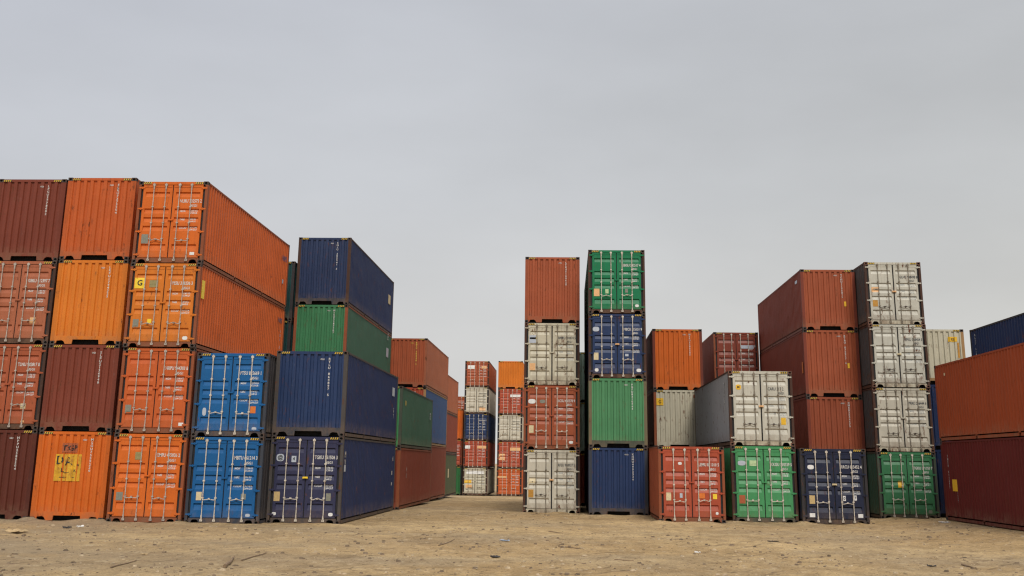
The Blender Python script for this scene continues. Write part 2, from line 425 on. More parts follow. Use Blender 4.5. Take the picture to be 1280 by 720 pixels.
def container(label, x, D, z, H, kind, paint, frame, L=12.192, group=None, number=None, bars='steel', ink='ink_white',
              latch=None, marks=(), rust=0.35, side=None, side_marks=(), end_no=True, casting='casting', hazard=True, rot=0.0,
              sill=None, cover=(), table=True):
    _cnt[0] += 1; seed = _cnt[0] * 7.31
    rng = random.Random(_cnt[0] * 17 + 3)
    root = bpy.data.objects.new('shipping_container', None); C.objects.link(root)
    root.empty_display_size = 0.3
    root.location = (x + HW, D, z); root.rotation_euler[2] = rot
    root['label'] = label; root['category'] = 'shipping container'
    if group: root['group'] = group
    pc = PAINT[paint]
    k = 1 + rng.uniform(-.05, .05)
    pm = paint_mat('paint_' + paint, tuple(min(1, c * k) for c in pc), seed, rust)
    own = frame in ('f_rust', 'f_brown') and kind == 'end' and paint in ('orange', 'orange_yellow', 'orange_red', 'brown_red', 'brick', 'brown_orange', 'oxide', 'wine', 'rust_orange', 'umber_red')
    if own and sill is None: sill = paint
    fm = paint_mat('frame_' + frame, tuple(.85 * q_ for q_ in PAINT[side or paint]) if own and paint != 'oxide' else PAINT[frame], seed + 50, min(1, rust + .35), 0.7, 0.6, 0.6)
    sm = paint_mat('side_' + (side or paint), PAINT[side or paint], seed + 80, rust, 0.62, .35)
    slm = fm if sill is None else paint_mat('sill_' + sill, PAINT[sill], seed + 60, rust + .2, .7)
    number = number or '%s %d %d' % (letters(rng), rng.randint(100000, 999999), rng.randint(0, 9))
    CZ = 0.118; POST = 0.13 if kind == 'end' else 0.095
    # --- frame: posts, rails, headers
    b = MB()
    for sx in (-1, 1):
        for yy in (0, L):
            sy = 1 if yy == 0 else -1
            xa, xb = sorted((sx * HW, sx * (HW - POST)))
            ya, yb = sorted((yy + sy * .004, yy + sy * .06))
            b.box(xa, xb, ya, yb, CZ, H - CZ)
            xa, xb = sorted((sx * (HW - .002), sx * (HW - .045)))
            ya, yb = sorted((yy + sy * .06, yy + sy * .16))
            b.box(xa, xb, ya, yb, CZ, H - CZ)
        xa, xb = sorted((sx * (HW - .004), sx * (HW - .07)))
        b.box(xa, xb, .178, L - .178, H - .075, H - .012)            # top rail
        xa, xb = sorted((sx * (HW - .018), sx * (HW - .075)))
        segs = [.178, L * .325, L * .34, L * .655, L * .67, L - .178] if L > 8 else [.178, L - .178]
        for q in range(0, len(segs), 2): b.box(xa, xb, segs[q], segs[q + 1], .022, .17)   # bottom rail with pockets
        b.box(xa, xb, .178, L - .178, .125, .165 + .001)
    b.box(-HW + .162, HW - .162, L - .06, L - .004, H - .11, H - .012)
    b.box(-HW + .162, HW - .162, L - .06, L - .004, .02, .20)
    link('frame', b.mesh('frame'), [fm], root)
    for zz in (0.0, H - CZ):
        for yy, sy in ((0, 1), (L, -1)):
            for sx in (-1, 1):
                link('corner_casting', CAST[(-sx, sy)], [casting, 'void'], root, (sx * HW, yy, zz))
    # --- roof and underside
    b = MB(); n = max(6, int(L / .6))
    for q in range(n):
        y0 = .06 + (L - .12) * q / n; y1 = .06 + (L - .12) * (q + 1) / n
        b.box(-HW + .07, HW - .07, y0, y1 - .08, H - .05, H - .022); b.box(-HW + .07, HW - .07, y1 - .08, y1, H - .05, H - .036)
    link('roof', b.mesh('roof'), ['roof'], root)
    b = MB(); b.box(-HW + .08, HW - .08, .30, L - .10, .155, .185)
    q = .6
    while q < L - .4:
        b.box(-HW + .08, HW - .08, q, q + .05, .06, .156); q += .61
    link('underframe', b.mesh('underframe'), ['under'], root)
    # --- sides
    nz_ = 6
    for sx in (-1, 1):
        b = MB(); pts = corrugated(L - .32, H - .165 - .075, .282, .088, .042, .038, rng, .020, nz_, .05)
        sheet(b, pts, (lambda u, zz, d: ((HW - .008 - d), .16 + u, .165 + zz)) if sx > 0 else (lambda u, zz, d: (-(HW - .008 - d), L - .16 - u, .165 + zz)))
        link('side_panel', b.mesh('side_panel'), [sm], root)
    # --- rear end sheet
    b = MB(); pts = corrugated(W - .26, H - .20 - .11, .25, .11, .022, .045, rng, .008, 3)
    sheet(b, pts, lambda u, zz, d: (HW - .13 - u, L - .012 - d, .20 + zz)); link('rear_panel', b.mesh('rear_panel'), [sm], root)

    if kind == 'end':
        EP = .232; base = .285; top = H - .105; ew = W - .26
        # sill plate with the tunnel recess and the two arched pockets
        b = MB()
        pts = [(-HW + .162, .03), (-HW + .30, .03), (-.98 + .04, .125), (-.80, .14), (-.74, .10), (-.70, .012), (-.46, .012), (-.44, .155), (.44, .155), (.46, .012),
               (.70, .012), (.74, .10), (.80, .14), (.98 - .04, .125), (HW - .30, .03), (HW - .162, .03), (HW - .10, .12), (HW - .10, .29), (-HW + .10, .29), (-HW + .10, .12)]
        pts = [(-HW + .162, .03), (-HW + .19, .03), (-HW + .23, .125), (-HW + .40, .14), (-HW + .47, .10), (-HW + .52, .012), (-.47, .012), (-.45, .165),
               (.45, .165), (.47, .012), (HW - .52, .012), (HW - .47, .10), (HW - .40, .14), (HW - .23, .125), (HW - .19, .03), (HW - .162, .03), (HW - .13, .12), (HW - .13, .285), (-HW + .13, .285), (-HW + .13, .12)]
        b.prism_y(pts, .006, .05)
        tr = MB(); tr.box(-HW + .162, HW - .162, .006, .055, H - .105, H - .012)
        link('top_rail', tr.mesh('top_rail'), [pm], root)
        link('end_rail', b.mesh('end_rail'), [pm if sill is None else slm], root)
        b = MB(); b.box(-HW + .10, HW - .10, .28, .30, .02, .16)
        link('tunnel_shade', b.mesh('tunnel_shade'), ['void'], root)  # black sheet added to give the tunnel its shade
        b = MB(); pts = corrugated(ew, top - base, EP, .104, .024, .048, rng, .013, 9)
        nseg = int(round(ew / EP)); pp = ew / nseg
        sheet(b, pts, lambda u, zz, d: (-HW + .13 + u, .010 + d, base + zz))
        if cover: pass
        link('end_panel', b.mesh('end_panel'), [pm], root)
        def sf(u, zz, off=.004):
            uu = (u + HW - .13) % pp
            fl = .104 * pp / EP * .5; sl = .024 * pp / EP
            if uu < fl or uu > pp - fl: d = 0
            elif uu < fl + sl: d = .048 * (uu - fl) / sl
            elif uu > pp - fl - sl: d = .048 * (pp - fl - uu) / sl
            else: d = .048
            return (u, .010 + d - off - .008, zz)
        # vertical number down the right-hand side
        ucol = -HW + .13 + pp * (nseg - 2)
        if end_no:
            b = MB(); put_vertical(b, number.replace(' ', '') if rng.random() < .5 else number, .105, ucol, H - .20, lambda u, zz: sf(u, zz))
            q_ = MB(); put_text(q_, '45G1', .075, ucol - .12 - .22, H - .30, lambda u, zz: sf(u, zz)); link('type_lettering', q_.mesh('type_lettering'), [ink], root)
            link('number_lettering', b.mesh('number_lettering'), [ink], root)
        surf = sf
    else:
        zb, zt = .175, H - .125
        hdr = MB()
        hdr.box(-HW + .162, HW - .162, .012, .07, H - .122, H - .014)
        hdr.box(-HW + .45, HW - .45, .000, .012, H - .118, H - .020)
        pts = [(-HW + .162, .018), (-HW + .20, .018), (-HW + .23, .10), (-HW + .28, .13), (-HW + .38, .13), (-HW + .44, .10), (-HW + .48, .018),
               (HW - .48, .018), (HW - .44, .10), (HW - .38, .13), (HW - .28, .13), (HW - .23, .10), (HW - .20, .018), (HW - .162, .018), (HW - .13, .06), (HW - .13, .172), (-HW + .13, .172), (-HW + .13, .06)]
        link('door_header', hdr.mesh('door_header'), [pm], root)
        b = MB(); b.prism_y(pts, .004, .05)
        for cx in (-.66, -.24, .24, .66): b.box(cx - .045, cx + .045, -.018, .004, .045, .165)
        link('door_sill', b.mesh('door_sill'), [slm], root)
        b = MB(); b.box(-HW + .096, HW - .096, .076, .09, .173, H - .123)
        b.box(-.010, .010, .045, .075, zb, zt)
        for sx in (-1, 1):
            xa, xb = sorted((sx * (HW - .10), sx * (HW - .165))); b.box(xa, xb, .062, .0755, zb, zt)
        link('door_gasket', b.mesh('door_gasket'), ['rubber'], root)
        YF = .016; sag = rng.uniform(-.004, .004)
        LH = zt - zb - .02
        def surf(u, zz, off=.004):
            fr = (zt - .01 - zz) / LH
            inner = abs(u)
            d = leaf_depth(fr) if .12 < inner < .94 else 0
            return (u, YF + d - off, zz)
        bm_ = {'steel': 'steel', 'pale': 'steel_white', 'dirty': 'bar_dirty'}[bars]
        bcol = M[bm_]
        cab = M['steel_white'] if bars != 'dirty' else M['bar_dirty']
        for sx in (-1, 1):
            xa, xb = sorted((sx * (.028 if bars == 'dirty' else .018), sx * 1.045))
            dr = link('door', leaf_mesh(xa, xb, zb + .01, zt - .01), [pm], root, (0, YF, 0))
            for cx in (.24, .66):
                cx = cx * sx
                b = MB(); y = -.042; jx = rng.uniform(-.006, .006)
                b.tube((cx + jx, y, .09), (cx, y, H - .07), .0165 if bars != 'dirty' else .014, n=8)
                for zz in (.10, H - .13):                                        # cam and keeper
                    sgn = 1 if zz < 1 else -1
                    b.tube((cx, y, zz + sgn * .02), (cx, y, zz + sgn * .17), .030, .022, 7)
                    b.box(cx - .045, cx + .045, y - .012, YF - .01, zz - .03, zz + .035)
                for fr in (.30, .52, .74):
                    zz = zb + (1 - fr) * LH
                    b.box(cx - .035, cx + .035, y - .020, -.001, zz - .022, zz + .022)
                link('lock_bar', b.mesh('lock_bar'), [bcol], dr)
            # handle pair
            zh = zb + LH * .235 + rng.uniform(-.02, .02)
            b = MB(); ya = -.060; tilt = rng.uniform(-.03, .03)
            a, c_ = sx * .24, sx * .66
            mid = (a + c_) / 2
            for s0, s1 in ((a, mid), (c_, mid)):
                b.tube((s0, ya, zh), (s0 + (s1 - s0) * .35, ya - .012, zh + .004), .014, .013, 6)
                b.tube((s0 + (s1 - s0) * .35, ya - .012, zh + .004), (s1, ya - .010, zh + .035 + tilt), .013, .012, 6)
            b.box(mid - .030, mid + .030, ya - .005, YF - .02, zh + .012, zh + .062)
            
            link('handle', b.mesh('handle'), [bcol if bars != 'dirty' else M['casting']], dr)
            for fr in (.035, .325, .64, .955):
                zz = zb + LH * (1 - fr)
                b = MB(); xa, xb = sorted((sx * .99, sx * (HW - .03)))
                b.box(xa, xb, -.022, -.002, zz - .024, zz + .024)
                b.tube((sx * 1.075, -.012, zz - .045), (sx * 1.075, -.012, zz + .045), .018, n=6)
                link('hinge', b.mesh('hinge'), [pm], dr)
            if sx > 0:
                # number, type code and weight table on the right-hand door
                fn = lambda u, zz: (surf(u, zz)[0], surf(u, zz)[1] - YF - .002, zz)
                zn = zt - LH * .245
                def letter(nm, s_, size, u, zz, ma, sx_=1.0):
                    q_ = MB(); put_text(q_, s_, size, u, zz, fn, sx=sx_); link(nm, q_.mesh(nm), [ma], dr)
                letter('number_lettering', number, .160, .27, zn, ink, .72)
                letter('type_lettering', '45G1', .120, .66, zn - .15, ink, .9)
                if table:
                    tm = ink if ink != 'ink_dark' else 'ink_faint'
                    for r_, (ta, tb) in enumerate((('MGW', '%d KG\n67,200 LB' % rng.randint(30480, 32500)), ('TARE', '%d KG\n8,640 LB' % rng.randint(3700, 3990)), ('CU.CAP', '76.3 CU.M\n2,694 CU.F'))):
                        zz = zt - LH * (.375 + .115 * r_)
                        letter('weight_lettering', ta, .088, .30, zz, tm, .85)
                        letter('weight_lettering', tb, .082, .66, zz + .015, tm, .72)
        if latch:
            b = MB(); zz = zb + LH * .52
            b.box(-.085, .085, -.045, YF - .001, zz - .03, zz + .03); b.box(-.05, .05, -.06, -.045, zz - .018, zz + .02)
            link('latch', b.mesh('latch'), [latch], root)
        else:
            b = MB(); zz = zb + LH * .52
            b.box(-.09, .09, -.035, YF - .001, zz - .022, zz + .022)
            link('latch', b.mesh('latch'), [pm], root)
    # hazard stripes on the header corners
    if hazard:
        for sx in (-1, 1):
            b = MB(); yz = .005 if kind == 'end' else .008
            xa, xb = sorted((sx * (HW - .17), sx * (HW - .46))); z0, z1 = H - .100, H - .026
            b.box(xa, xb, yz - .004, yz + .002, z0, z1, 1)
            n = 4; w_ = (xb - xa) / n
            for q in range(n):
                x0 = xa + q * w_
                s_ = .03
                b.quad((x0, yz - .006, z0 + .004), (x0 + w_ * .5, yz - .006, z0 + .004), (min(xb, x0 + w_ * .5 + s_), yz - .006, z1 - .004), (min(xb - .01, x0 + s_), yz - .006, z1 - .004), 0)
            link('hazard_marking', b.mesh('hazard_marking'), ['yellow', 'black'], root)
    # placards: (x, z, w, h, material, text, rounded)
    for mk in marks:
        ux, uz, w_, h_, mt = mk[:5]; tx = mk[5] if len(mk) > 5 else None; rd = mk[6] if len(mk) > 6 else False
        uz = uz * H / 2.75
        b = MB()
        fn = lambda u, zz: (surf(u, zz)[0], surf(u, zz)[1] - .004, zz)
        patch(b, ux - w_ / 2, ux + w_ / 2, uz - h_ / 2, uz + h_ / 2, fn, 12 if kind == 'end' else 4, 0, rd)
        pl = link('placard', b.mesh('placard'), [mt], root)
        if tx:
            b = MB(); fn2 = lambda u, zz: (surf(u, zz)[0], surf(u, zz)[1] - .009, zz)
            for (s_, size, du, dz) in tx: put_text(b, s_, size, ux + du, uz + dz, fn2, 'CENTER')
            link('placard_lettering', b.mesh('placard_lettering'), ['black'], pl)
    # side marks: (side, y, z, text or patch, size/(w,h), material, vertical)
    for mk in side_marks:
        sx, yy, uz, what, size, mt, vert = mk
        yy = yy if yy >= 0 else L + yy
        fn = (lambda u, zz: (HW + .002, u, zz)) if sx > 0 else (lambda u, zz: (-HW - .002, L - u, zz))
        u = yy if sx > 0 else L - yy
        b = MB()
        if what is None:
            patch(b, u - size[0] / 2, u + size[0] / 2, uz - size[1] / 2, uz + size[1] / 2, fn, 2)
            link('placard', b.mesh('placard'), [mt], root)
        else:
            if vert: put_vertical(b, what, size, u, uz, fn)
            else: put_text(b, what, size, u, uz, fn)
            link('side_lettering', b.mesh('side_lettering'), [mt], root)
    return root

# ------------------------------------------------------------------ ground
def ground_z(x, y):
    z = 0.0
    if y > 50:
        q = min(y, 125) - 50
        z -= .0075 * q + .000133 * q * q
    def ss(a, b_, v):
        t = max(0, min(1, (v - a) / (b_ - a))); return t * t * (3 - 2 * t)
    z += .17 * ss(11.4, 13.8, x) * (1 - ss(47.5, 50.5, y)) * ss(25, 34, y)
    return z

def coords(segs):
    r = []
    for a, b_, n in segs: r += [a + (b_ - a) * i / n for i in range(n)]
    r.append(segs[-1][1]); return r
xs = coords([(-4000, -400, 4), (-400, -60, 8), (-60, -24, 18), (-24, 24, 300), (24, 60, 18), (60, 400, 8), (400, 4000, 4)])
ys = coords([(-4000, -400, 4), (-400, -30, 8), (-30, 14, 20), (14, 40, 260), (40, 62, 140), (62, 130, 110), (130, 400, 12), (400, 4000, 5)])
BASES = [(-20.2, -17.6, 39.0), (-17.5, -15.2, 38.9), (-14.8, -12.5, 38.5), (-12.3, -9.9, 38.6), (-9.9, -7.5, 39.5), (-1.9, .55, 51.5), (.9, 3.3, 49.8),
         (3.4, 5.8, 44.8), (6.2, 8.6, 45.6), (8.7, 11.1, 45.2), (13.0, 15.5, 51.1)]
b = MB(); nx = len(xs)
for y in ys:
    for x in xs:
        z = ground_z(x, y)
        if abs(x) < 30 and 10 < y < 130:
            v = Vector((x, y, 0))
            r = noise.noise(v * .22) * .035 + noise.noise(v * .8 + Vector((7, 3, 1))) * .018 + noise.noise(v * 2.6) * .020
            r += noise.noise(v * 7.0) * .005
            near = 1.0
            # ground is pressed level where stacks stand
            if y > 37.0 and not (-7.2 < x < -1.2) : near = .35
            if y > 100: near = .3
            for bx0, bx1, by in BASES:
                if bx0 - .3 < x < bx1 + .3 and by - .75 < y < by + .3:
                    k_ = 1 - abs(y - by + .12) / .6
                    z += max(0, k_) * max(0, .045 + .09 * noise.noise(v * 1.3 + Vector((2, 9, 4))))
            z += r * near - .012
        b.v.append((x, y, z))
for j in range(len(ys) - 1):
    for i in range(nx - 1):
        a = j * nx + i; b.face((a, a + 1, a + nx + 1, a + nx))
gm, t, bs = new_mat('packed_dirt')
tcn = t.nodes.new('ShaderNodeTexCoord'); V = tcn.outputs['Object']
f_big = noise_fac(t, V, 0.11, (1, 1.6, 1), 0.38, 0.62, 5, 0.6)
c = mixc(t, f_big, (0.44, 0.296, 0.142), (0.56, 0.395, 0.200))
f_grey = noise_fac(t, V, 0.16, (1, 1.4, 1), 0.46, 0.66, 6, 0.62, 31)
c = mixc(t, mathn(t, 'MULTIPLY', f_grey, .55), c, (0.33, 0.265, 0.180))
f_mid = noise_fac(t, V, 1.2, (1.3, .8, 1), 0.40, 0.66, 6, 0.7, 13)
c = mixc(t, mathn(t, 'MULTIPLY', f_mid, .55), c, (0.20, 0.130, 0.065))
f_pale = noise_fac(t, V, 2.0, (1.2, .8, 1), 0.57, 0.72, 6, 0.7, 43)
c = mixc(t, mathn(t, 'MULTIPLY', f_pale, .45), c, (0.66, 0.54, 0.36))
f_fine = noise_fac(t, V, 22, (1, 1, 1), 0.36, 0.64, 6, 0.85, 3, (0.62, 1.34))
vm = t.nodes.new('ShaderNodeVectorMath'); vm.operation = 'SCALE'; t.links.new(c, vm.inputs[0]); t.links.new(f_fine, vm.inputs['Scale'])
c = vm.outputs[0]
f_str = noise_fac(t, V, 1.0, (2.6, 1.3, 1), 0.58, 0.68, 7, 0.75, 77)
c = mixc(t, mathn(t, 'MULTIPLY', f_str, .55), c, (0.165, 0.110, 0.062))
f_str2 = noise_fac(t, V, 1.0, (3.4, 1.9, 1), 0.60, 0.70, 7, 0.75, 137)
c = mixc(t, mathn(t, 'MULTIPLY', f_str2, .5), c, (0.66, 0.55, 0.38))
vo = t.nodes.new('ShaderNodeTexVoronoi'); vo.inputs['Scale'].default_value = 9.0; t.links.new(V, vo.inputs['Vector'])
vr = t.nodes.new('ShaderNodeMapRange'); vr.inputs['From Min'].default_value = .16; vr.inputs['From Max'].default_value = .08
t.links.new(vo.outputs['Distance'], vr.inputs['Value'])
pick = noise_fac(t, V, 1.7, (1, 1, 1), 0.50, 0.56, 4, 0.6, 71)
peb = mathn(t, 'MULTIPLY', vr.outputs[0], pick)
c = mixc(t, mathn(t, 'MULTIPLY', peb, .6), c, mixc(t, noise_fac(t, V, 3.1, (1, 1, 1), .45, .55, 2, .5, 91), (0.10, 0.075, 0.050), (0.42, 0.36, 0.27)))
# long scraped tyre and drag marks, curving across the yard
f_sp = noise_fac(t, V, 1.0, (7.0, 3.6, 1), 0.60, 0.66, 3, 0.6, 177)
c = mixc(t, mathn(t, 'MULTIPLY', f_sp, .62), c, (0.115, 0.078, 0.045))
f_sp2 = noise_fac(t, V, 1.0, (5.5, 3.0, 1), 0.62, 0.68, 3, 0.6, 211)
c = mixc(t, mathn(t, 'MULTIPLY', f_sp2, .40), c, (0.64, 0.50, 0.33))
# greyer, finer ground towards the left of the yard
sxg = t.nodes.new('ShaderNodeSeparateXYZ'); t.links.new(V, sxg.inputs[0])
lg = t.nodes.new('ShaderNodeMapRange'); lg.inputs['From Min'].default_value = -4; lg.inputs['From Max'].default_value = -14
t.links.new(sxg.outputs['X'], lg.inputs['Value'])
c = mixc(t, mathn(t, 'MULTIPLY', mathn(t, 'MULTIPLY', lg.outputs[0], noise_fac(t, V, .25, (1, 1, 1), .3, .6, 4, .6, 301)), .55), c, (0.27, 0.220, 0.155))
wv = t.nodes.new('ShaderNodeTexWave'); wv.inputs['Scale'].default_value = .42; wv.inputs['Distortion'].default_value = 7.5
wv.inputs['Detail'].default_value = 4; wv.inputs['Detail Scale'].default_value = .7
wm = t.nodes.new('ShaderNodeMapping'); wm.inputs['Rotation'].default_value = (0, 0, .95); wm.inputs['Scale'].default_value = (1.5, .8, 1)
t.links.new(V, wm.inputs['Vector']); t.links.new(wm.outputs[0], wv.inputs['Vector'])
wr = t.nodes.new('ShaderNodeMapRange'); wr.inputs['From Min'].default_value = .90; wr.inputs['From Max'].default_value = .985
t.links.new(wv.outputs['Fac'], wr.inputs['Value'])
wmask = noise_fac(t, V, .35, (1, 1, 1), .50, .62, 3, .6, 57)
tr = mathn(t, 'MULTIPLY', wr.outputs[0], wmask)
c = mixc(t, mathn(t, 'MULTIPLY', tr, .45), c, (0.12, 0.080, 0.048))
t.links.new(c, bs.inputs['Base Color']); bs.inputs['Roughness'].default_value = .95; bs.inputs['Specular IOR Level'].default_value = .15
bn = t.nodes.new('ShaderNodeTexNoise'); bn.inputs['Scale'].default_value = 11; bn.inputs['Detail'].default_value = 7; bn.inputs['Roughness'].default_value = .75
t.links.new(V, bn.inputs['Vector'])
hh = mathn(t, 'ADD', bn.outputs['Fac'], mathn(t, 'MULTIPLY', peb, .35))
bp = t.nodes.new('ShaderNodeBump'); bp.inputs['Strength'].default_value = 1.0; bp.inputs['Distance'].default_value = .07
t.links.new(hh, bp.inputs['Height']); t.links.new(bp.outputs[0], bs.inputs['Normal'])
gme = b.mesh('ground')
gme.polygons.foreach_set('use_smooth', [True] * len(gme.polygons))
g = link('ground', gme, [gm]); g['kind'] = 'structure'

# ------------------------------------------------------------------ the stacks
def stack(x, D, z0, tiers, jitter=.012, L=12.192, group=None, seed=0):
    rng = random.Random(seed + int(abs(x) * 100) + int(D))
    z = z0
    for tdef in tiers:
        H, kind, paint, frame, label = tdef[:5]; opts = dict(tdef[5]) if len(tdef) > 5 else {}
        opts.setdefault('L', L); opts.setdefault('group', group)
        jx = rng.uniform(-jitter, jitter) * .5; jd = rng.uniform(-.04, .04) if z > z0 else 0
        container(label, x + jx, D + jd, z, H, kind, paint, frame, **opts)
        z += H + .004

FL_ = 'containers stacked in the left rows'
FR_ = 'containers stacked in the right rows'
FB_ = 'containers stacked at the far end of the lane'

# --- left rows, front line
stack(-20.12, 39.0, 0, [
    (2.88, 'end', 'umber_red', 'f_brown', 'dark brown-red container on the ground, left of the orange one with a yellow notice'),
    (2.84, 'doors', 'brick', 'f_brown', 'brick red container with doors, second from the ground in the leftmost stack', {'marks': [(.62, .72, .18, .22, 'p_cream'), (.66, .24, .12, .12, 'p_faded_orange', None, True)]}),
    (2.86, 'doors', 'rose', 'f_brown', 'faded rose red container with doors, third from the ground in the leftmost stack', {'marks': [(.60, .74, .2, .26, 'p_faded_orange')]}),
    (2.92, 'end', 'brown_red', 'f_brown', 'dark brown-red container with closed end, on top of the leftmost stack', {'marks': []}),
], group=FL_)
stack(-17.57, 38.9, 0, [
    (2.85, 'end', 'orange', 'f_rust', 'orange container with a yellow notice on its closed end, standing on the ground',
     {'sill': 'orange', 'rust': .2, 'marks': [(-.14, 1.62, .86, .86, 'p_notice', [('D', .36, -.28, .12), ('A', .36, .02, .08), ('. -', .22, .28, .04), ('L__.  v.', .18, .05, -.14), ('---.-  ----', .15, 0, -.34)]),
                        (-.12, 2.23, .52, .30, 'p_red', [('T:GP', .24, 0, -.08)])]}),
    (2.86, 'end', 'brown_red', 'f_brown', 'dark brown-red container between two orange ones, second from the ground at the left', {}),
    (2.90, 'end', 'orange_yellow', 'f_rust', 'yellowish orange container with closed end, third from the ground', {'rust': .2, 'sill': 'orange_yellow'}),
    (2.92, 'end', 'orange_red', 'f_rust', 'orange container with scuffed closed end, on top beside the topmost orange doors', {'rust': .45, 'sill': 'orange_red'}),
], group=FL_)
odoor = dict(bars='steel', rust=.25)
stack(-14.86, 38.5, 0, [
    (2.80, 'doors', 'orange', 'f_rust', 'orange container with doors on the ground, beside the lower bright blue one',
     {**odoor, 'side': 'brown_red', 'marks': [(-.86, .80, .22, .26, 'p_grey'), (-.35, 2.05, .22, .24, 'p_olive')]}),  # brown side on an orange box: shade of the narrow gap, painted in
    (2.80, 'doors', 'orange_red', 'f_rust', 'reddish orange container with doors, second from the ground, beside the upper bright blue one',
     {**odoor, 'side': 'brown_red', 'marks': [(-.86, .76, .2, .28, 'p_grey'), (.95, .30, .16, .10, 'p_white')]}),  # side painted brown for the gap's shade, as on the box below
    (2.84, 'doors', 'orange_yellow', 'f_rust', 'orange container whose left door has a bright yellow placard, third from the ground',
     {**odoor, 'marks': [(-.84, 2.08, .36, .36, 'p_bright', [('G', .26, 0, -.08)]), (-.36, 2.06, .30, .24, 'p_olive'), (-.86, .76, .2, .28, 'p_grey'), (-.40, .84, .14, .14, 'p_bright'), (.86, .30, .18, .12, 'p_white', None, True)],
      'side': 'orange_red', 'side_marks': [(1, .42, 2.0, None, (.34, .62), 'p_bright', 0), (1, -1.2, 2.15, 'HAPS', .30, 'p_purple', 0), (1, -.7, 1.9, '4G1 02', .18, 'p_silver', 1)]}),
    (2.86, 'doors', 'orange', 'f_rust', 'orange container with doors, topmost of the orange stack whose long side is in view',
     {**odoor, 'marks': [(-.84, .80, .24, .32, 'p_grey'), (.84, .32, .16, .10, 'p_white')], 'side': 'orange_red',
      'side_marks': [(1, -1.2, 2.0, 'HAPS', .34, 'p_purple', 0), (1, -.9, 1.1, None, (.22, .18), 'p_silver', 0)]}),
], group=FL_)
stack(-12.35, 38.6, 0, [
    (2.73, 'doors', 'blue', 'f_slate', 'bright blue container with doors standing on the ground',
     {'rust': .12, 'bars': 'pale', 'side': 'f_dark', 'marks': [(-.80, .86, .18, .26, 'p_cream'), (.66, .86, .16, .18, 'p_grey'), (.84, .28, .16, .10, 'p_silver', None, True)]}),  # near-black side paint carries the shade between the stacks
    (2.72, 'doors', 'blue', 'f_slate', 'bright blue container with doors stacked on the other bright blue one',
     {'rust': .12, 'bars': 'pale', 'side': 'f_dark', 'marks': [(-.84, .80, .13, .26, 'p_silver', None, True), (.78, .88, .18, .22, 'p_orange'), (.86, .26, .16, .12, 'p_silver', None, True)]}),  # side blackened for shade, like the blue one below
], group=FL_)
stack(-9.89, 39.5, 0, [
    (2.80, 'doors', 'navy_purple', 'f_grey', 'dark purplish navy container with doors and two round white stickers, on the ground',
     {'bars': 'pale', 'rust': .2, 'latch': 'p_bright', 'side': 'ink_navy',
      'marks': [(-.88, 2.06, .26, .24, 'p_silver', [('@', .18, 0, -.05)], True), (-.42, 2.02, .16, .20, 'p_silver', [('4', .14, 0, -.04)]), (-.92, .84, .2, .3, 'p_tan'), (-.98, .30, .14, .10, 'p_white', None, True), (.90, .30, .15, .11, 'p_white', None, True), (.80, .84, .16, .24, 'p_grey')],
      'side_marks': [(1, .45, 2.40, 'MV', .28, 'ink_white', 1), (1, .45, 1.78, None, (.3, .22), 'p_silver', 0), (1, -.9, 2.05, '4.5', .24, 'ink_white', 0), (1, -.9, 1.55, None, (.24, .16), 'ink_white', 0), (1, -.9, 1.1, None, (.22, .12), 'ink_white', 0)]}),
    (2.82, 'end', 'royal', 'f_grey', 'navy blue container with closed end and rusty corner post, on the purplish navy one',
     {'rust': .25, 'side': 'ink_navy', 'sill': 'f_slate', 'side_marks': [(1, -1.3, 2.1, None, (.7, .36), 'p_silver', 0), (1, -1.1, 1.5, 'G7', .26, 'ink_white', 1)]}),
], group=FL_)
# --- left rows, second line
stack(-14.97, 52.3, -.02, [
    (2.72, 'end', 'teal', 'f_dark', 'dark teal container at the foot of its stack behind the orange and blue doors'),
    (2.72, 'end', 'teal', 'f_dark', 'dark teal container second from the ground behind the orange and blue doors'),
    (2.72, 'end', 'teal', 'f_dark', 'dark teal container seen as a thin strip between orange side and green end'),
    (2.72, 'end', 'teal', 'f_dark', 'dark teal container seen as a thin strip beside the topmost orange side'),
], group=FL_)
stack(-12.42, 52.3, -.02, [
    (2.98, 'end', 'navy', 'f_brown', 'navy container at the foot of the second stack, behind the blue doors'),
    (2.98, 'end', 'navy', 'f_brown', 'navy container under the green one, behind the blue doors'),
    (2.94, 'end', 'green', 'f_rust', 'green container with rusty corner posts, between two navy ones',
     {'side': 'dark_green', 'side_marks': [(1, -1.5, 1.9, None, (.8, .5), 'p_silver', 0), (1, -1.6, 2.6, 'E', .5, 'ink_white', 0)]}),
    (3.10, 'end', 'navy', 'f_brown', 'dented navy blue container on top of the green one, topmost left of the lane',
     {'rust': .3, 'side': 'ink_navy', 'sill': 'f_slate', 'side_marks': [(1, -1.5, 1.9, None, (.8, .5), 'p_tan', 0)]}),
], L=13.716, group=FL_)
stack(-9.86, 53.0, -.04, [
    (2.66, 'end', 'oxide', 'f_rust', 'dark red container on the lane, on the ground under the dark green side', {'side': 'brown_red', 'side_marks': [(1, 2.2, 1.9, '40', .3, 'ink_faint', 1)]}),
    (2.70, 'end', 'bright_green', 'f_greenish', 'green container on the dark red one, its end showing as a bright green strip', {'side': 'dark_green', 'rust': .2, 'side_marks': [(1, 1.2, 2.2, 'W', .35, 'ink_yellow', 1), (1, -1.4, 1.6, 'CR', .5, 'ink_faint', 0)]}),
], group=FL_)
